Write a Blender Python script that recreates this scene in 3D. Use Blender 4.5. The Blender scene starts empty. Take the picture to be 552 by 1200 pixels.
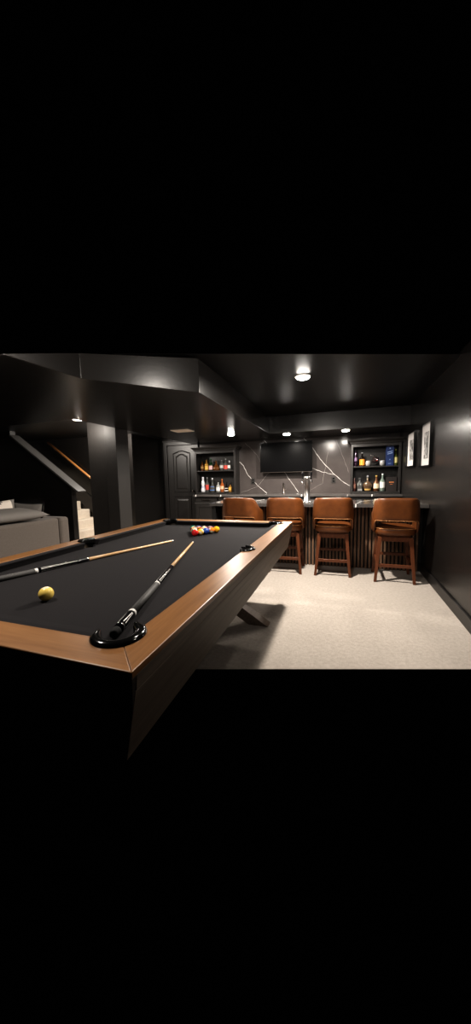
import bpy, bmesh, math, random
from mathutils import Vector, Matrix
random.seed(7)
SC = bpy.context.scene
COL = SC.collection
PI = math.pi

# ------------------------------------------------------------------ materials
def mat(name, col, rough=.5, metal=0., spec=.5, noise=None, bump=None, coat=0., emis=None, trans=0., ior=1.45, sheen=0.):
    """noise=(scale xyz, amount, colour2) ; bump=(scale, strength, distance)"""
    m = bpy.data.materials.new(name); m.use_nodes = True
    nt = m.node_tree; b = nt.nodes['Principled BSDF']
    b.inputs['Base Color'].default_value = (*col, 1)
    b.inputs['Roughness'].default_value = rough
    b.inputs['Metallic'].default_value = metal
    b.inputs['Specular IOR Level'].default_value = spec
    b.inputs['Coat Weight'].default_value = coat
    b.inputs['Transmission Weight'].default_value = trans
    b.inputs['IOR'].default_value = ior
    b.inputs['Sheen Weight'].default_value = sheen
    tc = nt.nodes.new('ShaderNodeTexCoord')
    if emis:
        b.inputs['Emission Color'].default_value = (*emis[0], 1)
        b.inputs['Emission Strength'].default_value = emis[1]
    if noise:
        mp = nt.nodes.new('ShaderNodeMapping'); mp.inputs['Scale'].default_value = noise[0]
        n = nt.nodes.new('ShaderNodeTexNoise'); n.inputs['Scale'].default_value = 1; n.inputs['Detail'].default_value = 6
        n.inputs['Roughness'].default_value = .65
        r = nt.nodes.new('ShaderNodeValToRGB')
        r.color_ramp.elements[0].position = .5 - noise[1]; r.color_ramp.elements[1].position = .5 + noise[1]
        r.color_ramp.elements[0].color = (*col, 1); r.color_ramp.elements[1].color = (*noise[2], 1)
        nt.links.new(tc.outputs['Object'], mp.inputs['Vector']); nt.links.new(mp.outputs[0], n.inputs['Vector'])
        nt.links.new(n.outputs['Fac'], r.inputs[0]); nt.links.new(r.outputs[0], b.inputs['Base Color'])
    if bump:
        n2 = nt.nodes.new('ShaderNodeTexNoise'); n2.inputs['Scale'].default_value = bump[0]; n2.inputs['Detail'].default_value = 3
        nt.links.new(tc.outputs['Object'], n2.inputs['Vector'])
        bp = nt.nodes.new('ShaderNodeBump'); bp.inputs['Strength'].default_value = bump[1]; bp.inputs['Distance'].default_value = bump[2]
        nt.links.new(n2.outputs['Fac'], bp.inputs['Height']); nt.links.new(bp.outputs[0], b.inputs['Normal'])
    return m

M = {}
M['paint'] = mat('black wall paint', (.0115, .0104, .0097), .27, bump=(45, .12, .004))
M['ceil'] = mat('black ceiling paint', (.004, .0038, .0036), .40, spec=.3, bump=(45, .1, .004))
M['trimpaint'] = mat('black satin trim paint', (.016, .0145, .0137), .40)
M['column'] = mat('black eggshell paint', (.026, .0238, .0222), .55, bump=(45, .1, .004))
M['cap'] = mat('grey satin cap paint', (.06, .058, .056), .35)
M['carpet'] = mat('beige carpet', (.36, .315, .27), .95, spec=.1, noise=((38, 38, 38), .22, (.50, .45, .40)), bump=(260, .8, .012), sheen=.2)
M['stepcarpet'] = mat('cream stair carpet', (.62, .53, .43), .95, spec=.1, noise=((30, 30, 30), .25, (.74, .66, .56)), bump=(220, .8, .01))
M['railY'] = mat('oak rail grain lengthwise', (.165, .072, .024), .35, noise=((38, 2.2, 38), .22, (.29, .145, .056)))
M['railX'] = mat('oak rail grain crosswise', (.165, .072, .024), .35, noise=((2.2, 38, 38), .22, (.29, .145, .056)))
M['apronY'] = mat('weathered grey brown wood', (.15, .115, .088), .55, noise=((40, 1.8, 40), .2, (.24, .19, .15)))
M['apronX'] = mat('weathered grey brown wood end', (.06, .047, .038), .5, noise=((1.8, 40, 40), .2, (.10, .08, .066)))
M['edge'] = mat('pale worn wood edge', (.62, .50, .36), .45)
M['cloth'] = mat('black worsted cloth', (.0105, .0092, .0102), .9, spec=.1, bump=(400, .3, .002), sheen=.06)
M['cushion'] = mat('black cushion cloth', (.011, .010, .011), .9, spec=.1)
M['plastic'] = mat('glossy black plastic', (.006, .006, .006), .12)
M['dark'] = mat('matt black lining', (.004, .004, .004), .8)
M['leather'] = mat('cognac leather', (.080, .026, .007), .40, noise=((11, 11, 11), .28, (.150, .050, .013)), bump=(120, .15, .003))
M['seam'] = mat('tan stitching', (.50, .24, .09), .5)
M['stoolwood'] = mat('reddish walnut', (.085, .026, .010), .4, noise=((40, 40, 3), .25, (.13, .043, .017)))
M['slat'] = mat('walnut slat', (.12, .066, .038), .6, noise=((30, 30, 2), .3, (.20, .12, .075)))
M['black'] = mat('flat black panel', (.008, .0078, .0075), .6)
def marble(name, a, b_, vein):
    m = mat(name, a, .13, noise=((3, 3, 3), .25, b_), spec=.4)
    return m
M['marble'] = marble('dark polished stone', (.045, .039, .0375), (.065, .057, .054), 1)
M['bartop'] = marble('grey polished stone', (.05, .046, .044), (.085, .08, .077), 1)
M['vein'] = mat('white stone vein', (.62, .60, .58), .25)
M['veinfaint'] = mat('faint stone vein', (.24, .22, .21), .2)
M['steel'] = mat('brushed steel', (.36, .35, .34), .36, metal=1)
M['chrome'] = mat('chrome', (.8, .8, .8), .08, metal=1)
M['darkmetal'] = mat('dark bronze metal', (.10, .085, .075), .3, metal=1)
M['screen'] = mat('black screen glass', (.002, .002, .0022), .32, spec=.06)
M['lamp'] = mat('glowing lamp lens', (1, 1, 1), .5, emis=((1, .94, .86), 90))
M['lampdim'] = mat('softly glowing lamp lens', (.8, .75, .68), .5, emis=((1, .9, .78), .6))
M['white'] = mat('white satin', (.75, .72, .68), .45)
M['ventm'] = mat('painted vent', (.80, .70, .60), .5)
M['paper'] = mat('off white paper mat', (.50, .48, .47), .7)
M['sofa'] = mat('grey upholstery', (.135, .115, .10), .9, spec=.15, noise=((60, 60, 60), .3, (.17, .148, .13)), bump=(300, .4, .002), sheen=.15)
M['pillow'] = mat('grey cotton', (.22, .205, .19), .9, spec=.1, bump=(200, .3, .002))
M['pillowdark'] = mat('charcoal cotton', (.085, .08, .077), .9, spec=.1, bump=(200, .3, .002))
M['pillowwhite'] = mat('ivory cotton', (.78, .70, .62), .9, spec=.1)
M['handrail'] = mat('golden oak handrail', (.42, .175, .05), .3, noise=((3, 60, 60), .25, (.52, .24, .075)))
M['maple'] = mat('pale maple shaft', (.68, .43, .22), .25, noise=((60, 2, 60), .25, (.78, .53, .30)))
M['ivory'] = mat('white ring', (.82, .80, .76), .25)
M['lacquer'] = mat('black lacquer', (.006, .006, .007), .12)
M['wrap'] = mat('grey leather wrap', (.060, .058, .056), .6, bump=(500, .4, .002))

def solid(name, c, r=.15, **k): return mat(name, c, r, **k)

# ------------------------------------------------------------------ mesh helpers
def add_box(bm, x0, x1, y0, y1, z0, z1, mi=0):
    vs = [bm.verts.new(p) for p in ((x0,y0,z0),(x1,y0,z0),(x1,y1,z0),(x0,y1,z0),(x0,y0,z1),(x1,y0,z1),(x1,y1,z1),(x0,y1,z1))]
    for f in ((0,3,2,1),(4,5,6,7),(0,1,5,4),(1,2,6,5),(2,3,7,6),(3,0,4,7)):
        bm.faces.new([vs[i] for i in f]).material_index = mi
def add_prism(bm, pts, lo, hi, axis='z', mi=0):
    def P(a, b, c):
        return {'z': (a, b, c), 'y': (a, c, b), 'x': (c, a, b)}[axis]
    n = len(pts)
    A = [bm.verts.new(P(p[0], p[1], lo)) for p in pts]; B = [bm.verts.new(P(p[0], p[1], hi)) for p in pts]
    fs = [bm.faces.new(A[::-1]), bm.faces.new(B)]
    for i in range(n): fs.append(bm.faces.new([A[i], A[(i+1) % n], B[(i+1) % n], B[i]]))
    for f in fs: f.material_index = mi
    return fs
def add_lathe(bm, prof, segs=24, c=(0,0,0), mi=0, sx=1., sy=1., mtx=None, power=None):
    rings = []
    for r, z in prof:
        ring = []
        for i in range(segs):
            a = 2*PI*i/segs; ca, sa = math.cos(a), math.sin(a)
            if power: k = (abs(ca)**power + abs(sa)**power)**(-1/power)
            else: k = 1
            v = Vector((max(r, 1e-4)*ca*sx*k, max(r, 1e-4)*sa*sy*k, z))
            if mtx: v = mtx @ v
            ring.append(bm.verts.new(v + Vector(c)))
        rings.append(ring)
    for a, b in zip(rings, rings[1:]):
        for i in range(segs):
            f = bm.faces.new((a[i], a[(i+1) % segs], b[(i+1) % segs], b[i])); f.material_index = mi; f.smooth = True
    for ring, rev in ((rings[0], True), (rings[-1], False)):
        f = bm.faces.new(ring[::-1] if rev else ring); f.material_index = mi
def add_tube(bm, p0, p1, r0, r1=None, segs=12, mi=0):
    p0, p1 = Vector(p0), Vector(p1); r1 = r0 if r1 is None else r1
    q = (p1-p0).to_track_quat('Z', 'Y').to_matrix().to_4x4()
    add_lathe(bm, [(r0, 0), (r1, (p1-p0).length)], segs, p0, mi, mtx=q)
def add_bar(bm, p0, p1, w0, d0, w1=None, d1=None, mi=0, horizontal=False):
    """square bar between two points; cut square to z"""
    p0, p1 = Vector(p0), Vector(p1); w1 = w0 if w1 is None else w1; d1 = d0 if d1 is None else d1
    A = [bm.verts.new(p0 + Vector((a*w0/2, b*d0/2, 0))) for a, b in ((-1,-1),(1,-1),(1,1),(-1,1))]
    B = [bm.verts.new(p1 + Vector((a*w1/2, b*d1/2, 0))) for a, b in ((-1,-1),(1,-1),(1,1),(-1,1))]
    bm.faces.new(A[::-1]); bm.faces.new(B)
    for i in range(4): bm.faces.new((A[i], A[(i+1) % 4], B[(i+1) % 4], B[i]))
def add_ball(bm, c, r, mi=0, seg=24):
    n = 14
    add_lathe(bm, [(r*math.sin(PI*i/n), -r*math.cos(PI*i/n)) for i in range(n+1)], seg, c, mi)
def add_path(bm, pts, r, segs=8, mi=0):
    for a, b in zip(pts, pts[1:]): add_tube(bm, a, b, r, r, segs, mi)

def rootloc(p):
    v = Vector((0,0,0))
    while p is not None: v += p.location; p = p.parent
    return v
def obj(name, bm, mats, parent=None, bevel=0, smooth=False, subsurf=0, local=False, keep=False, normals=True):
    """link a bmesh as one mesh object; coordinates are world unless local"""
    if normals: bmesh.ops.recalc_face_normals(bm, faces=bm.faces[:])
    if not isinstance(mats, (list, tuple)): mats = [mats]
    loc = Vector((0,0,0))
    if parent is None and not keep:
        xs = [v.co for v in bm.verts]
        loc = Vector(((min(v.x for v in xs)+max(v.x for v in xs))/2, (min(v.y for v in xs)+max(v.y for v in xs))/2, min(v.z for v in xs)))
        bmesh.ops.translate(bm, verts=bm.verts[:], vec=-loc)
    elif parent is not None and not local:
        bmesh.ops.translate(bm, verts=bm.verts[:], vec=-rootloc(parent))
    if smooth:
        for f in bm.faces: f.smooth = True
    me = bpy.data.meshes.new(name); bm.to_mesh(me); bm.free()
    for m in mats: me.materials.append(m)
    o = bpy.data.objects.new(name, me); COL.objects.link(o); o.location = loc; o.parent = parent
    if bevel:
        b = o.modifiers.new('bevel', 'BEVEL'); b.width = bevel; b.segments = 3; b.limit_method = 'ANGLE'
        b.harden_normals = False
    if subsurf:
        s = o.modifiers.new('subsurf', 'SUBSURF'); s.levels = subsurf; s.render_levels = subsurf
    return o
def BM(): return bmesh.new()
def box(name, x0, x1, y0, y1, z0, z1, m, parent=None, bevel=0, **k):
    bm = BM(); add_box(bm, x0, x1, y0, y1, z0, z1); return obj(name, bm, m, parent, bevel, **k)
def tag(o, label=None, cat=None, group=None, kind=None):
    if label: o['label'] = label
    if cat: o['category'] = cat
    if group: o['group'] = group
    if kind: o['kind'] = kind
    return o
def thing(name, label, cat, loc=(0,0,0), group=None):
    o = bpy.data.objects.new(name, None); COL.objects.link(o); o.location = loc; o.empty_display_size = .1
    return tag(o, label, cat, group)
def struct(o, label=None): return tag(o, label, None, None, 'structure')
def dup(root, loc, label, group=None, rotz=None):
    r = root.copy(); COL.objects.link(r); r.location = loc; r['label'] = label
    if rotz is not None: r.rotation_euler = (0, 0, rotz)
    if group: r['group'] = group
    for ch in list(root.children):
        c = ch.copy(); COL.objects.link(c); c.parent = r
        for g in list(ch.children):
            d = g.copy(); COL.objects.link(d); d.parent = c
    return r
def cut(o, cyls):
    """subtract vertical cylinders (x, y, r) from a mesh object and bake the result"""
    bm = BM()
    for x, y, r in cyls: add_lathe(bm, [(r, -2), (r, 2)], 40, (x, y, 0))
    bmesh.ops.recalc_face_normals(bm, faces=bm.faces[:])
    w = rootloc(o); bmesh.ops.translate(bm, verts=bm.verts[:], vec=-w)
    me = bpy.data.meshes.new('tmp'); bm.to_mesh(me); bm.free()
    c = bpy.data.objects.new('tmp', me); COL.objects.link(c); c.location = w
    md = o.modifiers.new('b', 'BOOLEAN'); md.object = c; md.operation = 'DIFFERENCE'; md.solver = 'EXACT'
    bpy.context.view_layer.update()
    dg = bpy.context.evaluated_depsgraph_get()
    new = bpy.data.meshes.new_from_object(o.evaluated_get(dg)); new.name = o.name
    o.modifiers.clear(); o.data = new
    bpy.data.objects.remove(c)
    return o

# ------------------------------------------------------------------ camera
CX, CY, CZ = .44995, -3.12342, 1.23745
yaw, pitch, roll = .322463, -.106436, -.020315
f = Vector((-math.sin(yaw)*math.cos(pitch), math.cos(yaw)*math.cos(pitch), math.sin(pitch)))
r = Vector((math.cos(yaw), math.sin(yaw), 0)); u = r.cross(f)
r2 = r*math.cos(roll) + u*math.sin(roll); u2 = -r*math.sin(roll) + u*math.cos(roll)
cd = bpy.data.cameras.new('camera'); cam = bpy.data.objects.new('camera', cd); COL.objects.link(cam)
cam.matrix_world = Matrix(((r2.x, u2.x, -f.x, CX), (r2.y, u2.y, -f.y, CY), (r2.z, u2.z, -f.z, CZ), (0, 0, 0, 1)))
cd.sensor_fit = 'HORIZONTAL'; cd.sensor_width = 36; cd.lens = 372.81/552*36; cd.clip_start = .02
SC.camera = cam

# ------------------------------------------------------------------ room shell
XR, YB, ZC, ZB = 1.4285, 3.30, 2.27, 1.98     # right wall, back wall, ceiling, bulkhead underside
XL, YS, YK = -6.1, 2.20, 1.00                 # far left, stairwell far wall, knee wall
# floor ends where the photograph ends
fx = lambda x: -1.726 + (x + 1.699)*(.874/2.947)
bm = BM(); add_prism(bm, [(XL, fx(XL)), (XR, fx(XR)), (XR, YB), (XL, YB)], -.002, 0)
struct(obj('floor', bm, M['carpet'], keep=True), 'beige cut pile carpet')
cxl = lambda x: -.466 + (x + .41)*.394
bm = BM(); add_prism(bm, [(-1.35, cxl(-1.35)), (XR, cxl(XR)), (XR, YB), (-1.35, YB)], ZC, ZC+.002)
struct(obj('ceiling', bm, M['ceil'], keep=True), 'black ceiling over the room')
bm = BM(); add_prism(bm, [(XL, -.2), (-2.5, -.2), (-2.5, YB), (XL, YB)], 2.13, 2.17)
struct(obj('ceiling', bm, M['ceil'], keep=True), 'black ceiling over the stairwell')
bm = BM(); add_box(bm, XR, XR+.08, -.45, YB, -.04, ZC+.04); struct(obj('wall_right', bm, M['paint'], keep=True), 'black painted wall on the right')
bm = BM(); add_box(bm, XL, XR+.08, YB, YB+.08, -.04, ZC+.04); struct(obj('wall_back', bm, M['paint'], keep=True), 'black painted wall behind the bar')
bm = BM(); add_box(bm, XL-.08, XL, -1.2, YB, -.04, ZC+.04); struct(obj('wall_left', bm, M['paint'], keep=True), 'black wall at the far left')
box('baseboard_right', XR-.018, XR, -.45, YB-.5, 0, .11, M['trimpaint'], bevel=.004, keep=True)['kind'] = 'structure'
# dropped bulkhead with a clipped corner, bar soffit
bm = BM()
BK = [(-.735, -.50, ZC), (-.735, 2.34, ZC), (-.735, YB, ZC), (-2.62, YB, ZC), (-2.62, 0, ZC), (XL, 0, 2.03), (XL, -1.2, 2.0), (-2.6, -1.7, 1.99), (-1.43, -1.70, 1.988), (-1.36, -1.19, 2.158)]
lo_ = [bm.verts.new((x, y, ZB)) for x, y, z in BK]; hi_ = [bm.verts.new(p) for p in BK]
bm.faces.new(lo_[::-1]); bmesh.ops.triangulate(bm, faces=[bm.faces.new(hi_)])
for i in range(len(BK)): bm.faces.new((lo_[i], lo_[(i+1) % len(BK)], hi_[(i+1) % len(BK)], hi_[i]))
struct(obj('bulkhead', bm, M['paint'], keep=True, bevel=.008), 'low black bulkhead with a clipped corner')
bm = BM(); add_box(bm, -.735, XR, 2.34, YB, ZB, ZC)
struct(obj('soffit', bm, M['paint'], keep=True, bevel=.004), 'black soffit above the bar')
# stairwell: knee wall, its sloped cap, far wall, side wall towards the door, boxed columns
bm = BM(); add_prism(bm, [(XL, 0), (-3.77, 0), (-3.77, 1.155), (-5.03, 2.04), (-5.03, 2.13), (XL, 2.13)], YK, YK+.10, 'y')
struct(obj('wall_stair', bm, M['paint'], keep=True), 'black sloped half wall beside the stairs')
s = Vector((1.36, -.955)).normalized(); n = Vector((-s.y, s.x))
a = Vector((-5.03, 2.04)); b = Vector((-3.62, 1.05))
bm = BM(); add_prism(bm, [a, b, b + n*.03, a + n*.03], YK-.03, YK+.15, 'y')
struct(obj('trim_1', bm, M['cap'], keep=True, bevel=.004), 'satin cap on the sloped half wall')
bm = BM(); add_box(bm, XL, -3.42, YS, YS+.1, 0, 2.13); struct(obj('wall_stairwell', bm, M['paint'], keep=True), 'black far wall of the stairwell')
bm = BM(); add_box(bm, -3.50, -3.42, YS+.1, YB, 0, 2.13); struct(obj('wall_hall', bm, M['paint'], keep=True), 'dark side wall by the door')
box('column', -3.27, -2.93, .90, 1.18, 0, 2.13, M['column'], keep=True, bevel=.004)['kind'] = 'structure'
box('column', -2.925, -2.72, .86, 1.15, 0, 2.13, M['column'], keep=True, bevel=.004)['kind'] = 'structure'

# ------------------------------------------------------------------ stairs
st = thing('staircase', 'cream carpeted staircase rising behind the sloped black half wall', 'stairs', (-3.9, 1.66, 0))
for k in range(9):
    x1 = -3.84 - .225*k; z = .165*(k+1)
    bm = BM(); add_box(bm, x1-.26, x1, YK+.121, YS-.021, 0 if k == 0 else z-.20, z)
    obj('step', bm, M['stepcarpet'], st, bevel=.018)
bm = BM(); add_prism(bm, [(-3.80, .10), (-3.80, .42), (-5.9, 1.96), (-5.9, 1.64)], YS-.02, YS-.001, 'y')
obj('skirt_board', bm, M['trimpaint'], st)
hr = thing('handrail', 'golden oak handrail on the stairwell far wall', 'handrail', (-4.8, 2.13, 1.2))
bm = BM(); add_tube(bm, (-5.47, 2.14, 2.07), (-4.10, 2.14, 1.08), .021, segs=16); obj('rail', bm, M['handrail'], hr)
for t in (.12, .5, .88):
    p = Vector((-5.47, 2.14, 2.07)).lerp(Vector((-4.10, 2.14, 1.08)), t)
    bm = BM(); add_path(bm, [p + Vector((0, 0, -.012)), p + Vector((0, .01, -.06)), p + Vector((0, .06, -.06))], .007); obj('bracket', bm, M['darkmetal'], hr)

# ------------------------------------------------------------------ door beyond the table
dr = thing('door_1', 'black two panel door with an arched top panel', None, (-2.93, 3.26, 0)); dr['kind'] = 'structure'
bm = BM(); add_box(bm, -3.26, -2.57, 3.262, 3.298, 0.0, 1.975); obj('slab', bm, M['trimpaint'], dr, bevel=.003)
def ring_panel(x0, x1, z0, z1, arch):
    out, inn = [], []
    N = 16
    def shape(d):
        p = [(x0+d, z0+d), (x1-d, z0+d)]
        for i in range(N+1):
            t = i/N; x = x1-d + (x0-x1+2*d)*t
            p.append((x, z1-d + (arch*(math.sin(PI*t)**1.6) if arch else 0)))
        return p
    A, B = shape(0), shape(.022)
    bm = BM()
    for (off, P, Q) in ((0, A, B),):
        va = [bm.verts.new((p[0], 3.262, p[1])) for p in A]; vm = [bm.verts.new((.5*(p[0]+q[0]), 3.248, .5*(p[1]+q[1]))) for p, q in zip(A, B)]
        vb = [bm.verts.new((p[0], 3.262, p[1])) for p in B]
        n_ = len(va)
        for i in range(n_):
            j = (i+1) % n_
            bm.faces.new((va[i], va[j], vm[j], vm[i])); bm.faces.new((vm[i], vm[j], vb[j], vb[i]))
    C_ = shape(.07); D_ = shape(.10)
    vc = [bm.verts.new((p[0], 3.262, p[1])) for p in C_]; vd = [bm.verts.new((p[0], 3.250, p[1])) for p in D_]
    for i in range(len(vc)):
        j = (i+1) % len(vc); bm.faces.new((vc[i], vc[j], vd[j], vd[i]))
    bm.faces.new(vd)
    return bm
obj('door_panel', ring_panel(-3.13, -2.70, .94, 1.81, .055), M['trimpaint'], dr)
obj('door_panel', ring_panel(-3.13, -2.70, .14, .86, 0), M['trimpaint'], dr)
bm = BM(); add_tube(bm, (-2.63, 3.262, .97), (-2.63, 3.22, .97), .012); add_ball(bm, (-2.63, 3.20, .97), .026); obj('door_knob', bm, M['darkmetal'], dr)
bm = BM(); add_box(bm, -3.35, -3.265, 3.235, 3.30, 0, 2.06); add_box(bm, -2.565, -2.50, 3.235, 3.30, 0, 2.06); add_box(bm, -3.265, -2.565, 3.235, 3.30, 1.98, 2.06)
add_box(bm, -3.37, -2.50, 3.225, 3.30, 2.06, 2.085)
struct(obj('trim_2', bm, M['trimpaint'], keep=True, bevel=.006), 'black door casing')

# ------------------------------------------------------------------ back bar: stone wall, counter, cabinets
def strip(bm, pts, w, y, mi):
    """flat wandering vein in the x-z plane at depth y (slightly proud)"""
    P = []
    for a, b_ in zip(pts, pts[1:]):
        a, b_ = Vector(a), Vector(b_)
        for i in range(6):
            t = i/6; q = a.lerp(b_, t); nn = Vector((-(b_-a).y, (b_-a).x)).normalized()
            P.append(q + nn*(random.uniform(-1, 1)*.007 if i else 0))
    P.append(Vector(pts[-1]))
    L, R_ = [], []
    for i, q in enumerate(P):
        d = (P[min(i+1, len(P)-1)] - P[max(i-1, 0)]).normalized(); nn = Vector((-d.y, d.x))
        ww = w*random.uniform(.55, 1.15)
        L.append(bm.verts.new((q.x+nn.x*ww/2, y, q.y+nn.y*ww/2))); R_.append(bm.verts.new((q.x-nn.x*ww/2, y, q.y-nn.y*ww/2)))
    for i in range(len(P)-1):
        bm.faces.new((L[i], L[i+1], R_[i+1], R_[i])).material_index = mi
bm = BM(); add_box(bm, -2.498, XR-.001, 3.278, 3.299, .911, ZB-.001)
yv = 3.2765
strip(bm, [(-1.95, 1.70), (-1.80, 1.62), (-1.673, 1.595), (-1.60, 1.585), (-1.506, 1.503), (-1.40, 1.30), (-1.308, 1.195), (-1.15, 1.04), (-1.00, .915)], .008, yv, 1)
strip(bm, [(-1.06, 1.99), (-.99, 1.915), (-.85, 1.66), (-.62, 1.31), (-.50, 1.13), (-.36, .925)], .006, yv, 1)
strip(bm, [(-.27, 1.99), (-.19, 1.915), (-.095, 1.80), (.05, 1.565), (.18, 1.42), (.32, 1.265), (.45, 1.14), (.60, 1.05)], .0065, yv, 1)
strip(bm, [(-.33, 1.44), (-.10, 1.395), (.10, 1.315), (.32, 1.265)], .0055, yv, 1)
for p in ([(-1.55, .93), (-1.2, 1.05), (-.9, 1.4)], [(-.2, .93), (.1, 1.1), (.2, 1.7)], [(.35, 1.9), (.5, 1.5), (.58, 1.3)], [(-1.45, 1.95), (-1.2, 1.7), (-1.1, 1.5)]):
    strip(bm, p, .004, yv, 2)
tag(obj('backsplash', bm, [M['marble'], M['vein'], M['veinfaint']], normals=False), 'dark polished stone wall panel with white veins behind the bar', 'backsplash')

def stone_veins(bm, spec, z, y=None):
    for pts, w, mi in spec:
        for a, b_ in zip(pts, pts[1:]):
            a, b_ = Vector(a), Vector(b_); d = (b_-a).normalized(); nn = Vector((-d.y, d.x))*w/2
            vs = [bm.verts.new((q.x, q.y, z)) for q in (a+nn, b_+nn, b_-nn, a-nn)]
            bm.faces.new(vs).material_index = mi
def countertop(name, x0, x1, y0, y1, z0, z1, label, veins):
    bm = BM(); add_box(bm, x0, x1, y0, y1, z0, z1)
    bmesh.ops.recalc_face_normals(bm, faces=bm.faces[:])
    stone_veins(bm, veins, z1+.0006)
    for pts, w, mi in veins:                       # the veins run over the front edge
        x = min(pts, key=lambda p: p[1])[0]
        vs = [bm.verts.new(p) for p in ((x-w, y0-.0006, z0), (x+w, y0-.0006, z0), (x+w*1.3, y0-.0006, z1), (x-w*.6, y0-.0006, z1))]
        bm.faces.new(vs).material_index = mi
    return tag(obj(name, bm, [M['bartop'], M['vein'], M['veinfaint']], normals=False), label, 'countertop')
countertop('countertop', -2.46, XR-.002, 2.84, 3.277, .872, .91, 'dark stone worktop of the back counter under the bottle shelves',
           [([(-2.40, 2.85), (-2.2, 3.0), (-1.9, 3.2)], .012, 1), ([(-1.85, 2.85), (-1.6, 3.1)], .010, 1), ([(-.25, 2.84), (-.36, 3.0), (-.36, 3.27)], .010, 1), ([(.55, 2.84), (.9, 3.2)], .01, 2), ([(.95, 2.84), (1.1, 3.0), (1.15, 3.2)], .01, 1)])
bc = thing('base_cabinet', 'black shaker base cabinet at the left end of the back counter', 'cabinet', (-2.2, 3.08, 0))
box('carcass', -2.44, -1.93, 2.90, 3.276, 0, .871, M['trimpaint'], bc)
d = box('drawer', -2.42, -1.95, 2.878, 2.899, .745, .855, M['trimpaint'], bc, bevel=.004)
box('handle', -2.27, -2.10, 2.858, 2.877, .797, .807, M['darkmetal'], d, bevel=.002)
bm = BM(); add_box(bm, -2.42, -1.95, 2.878, 2.899, .02, .72)
d = obj('door', bm, M['trimpaint'], bc, bevel=.004)
bm = BM()
for q in ((-2.42, -2.35, .02, .72), (-2.02, -1.95, .02, .72), (-2.35, -2.02, .02, .09), (-2.35, -2.02, .65, .72)): add_box(bm, q[0], q[1], 2.868, 2.879, q[2], q[3])
obj('door_frame', bm, M['trimpaint'], d, bevel=.002)
box('ledge', -2.44, -1.94, 2.862, 2.899, .728, .740, M['cap'], bc, bevel=.002)
bc = thing('base_cabinet', 'long black base cabinet behind the bar under the back counter', 'cabinet', (-.25, 3.08, 0))
box('carcass', -1.925, XR-.003, 2.90, 3.276, 0, .871, M['trimpaint'], bc)
for k in range(7):
    x0 = -1.915 + k*.476
    d = box('door', x0+.005, x0+.468, 2.878, 2.899, .02, .855, M['trimpaint'], bc, bevel=.004)
    add = box('handle', x0+.41, x0+.422, 2.858, 2.877, .62, .76, M['darkmetal'], d)

def shelf_unit(x0, x1, label, zt):
    t = thing('bottle_shelf', label, 'shelf', ((x0+x1)/2, 3.14, .9115))
    y0, y1, zb = 3.0, 3.275, .9115
    s = .036
    box('side_panel', x0, x0+s, y0, y1, zb, zt, M['trimpaint'], t, bevel=.003); box('side_panel', x1-s, x1, y0, y1, zb, zt, M['trimpaint'], t, bevel=.003)
    box('back_panel', x0+s, x1-s, y1-.012, y1, zb, zt, M['trimpaint'], t)
    box('bottom_board', x0+s, x1-s, y0, y1-.012, zb, zb+.038, M['trimpaint'], t, bevel=.003)
    box('top_board', x0+s, x1-s, y0+.022, y1-.012, zt-.02, zt, M['trimpaint'], t)
    box('top_rail', x0+s, x1-s, y0, y0+.0215, zt-.05, zt, M['trimpaint'], t, bevel=.003)
    box('shelf', x0+s, x1-s, y0+.015, y1-.012, 1.378, 1.40, M['trimpaint'], t, bevel=.003)
    bm = BM()
    pr = [(0, 0), (-.016, .014), (-.02, .035), (-.052, .060), (-.058, .080), (0, .080)]   # crown profile (outwards, up)
    X0, X1 = x0, x1
    A = [bm.verts.new((x0+p[0], y0+p[0], zt+p[1]-.004)) for p in pr]; B = [bm.verts.new((min(x1-p[0], XR-.002), y0+p[0], zt+p[1]-.004)) for p in pr]
    Al = [bm.verts.new((x0+p[0], y1, zt+p[1]-.004)) for p in pr]; Br = [bm.verts.new((min(x1-p[0], XR-.002), y1, zt+p[1]-.004)) for p in pr]
    for i in range(len(pr)-1):
        bm.faces.new((A[i], B[i], B[i+1], A[i+1])); bm.faces.new((Al[i], A[i], A[i+1], Al[i+1])); bm.faces.new((B[i], Br[i], Br[i+1], B[i+1]))
    bm.faces.new((A[-1], B[-1], Br[-1], Al[-1])); bm.faces.new((A[0], Al[0], Br[0], B[0]))
    obj('crown_molding', bm, M['trimpaint'], t)
    return t
shelf_unit(-2.475, -1.58, 'black built-in bottle shelf at the left end of the back counter', 1.80)
shelf_unit(.605, XR-.012, 'black built-in bottle shelf at the right end of the back counter', 1.79)

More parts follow.
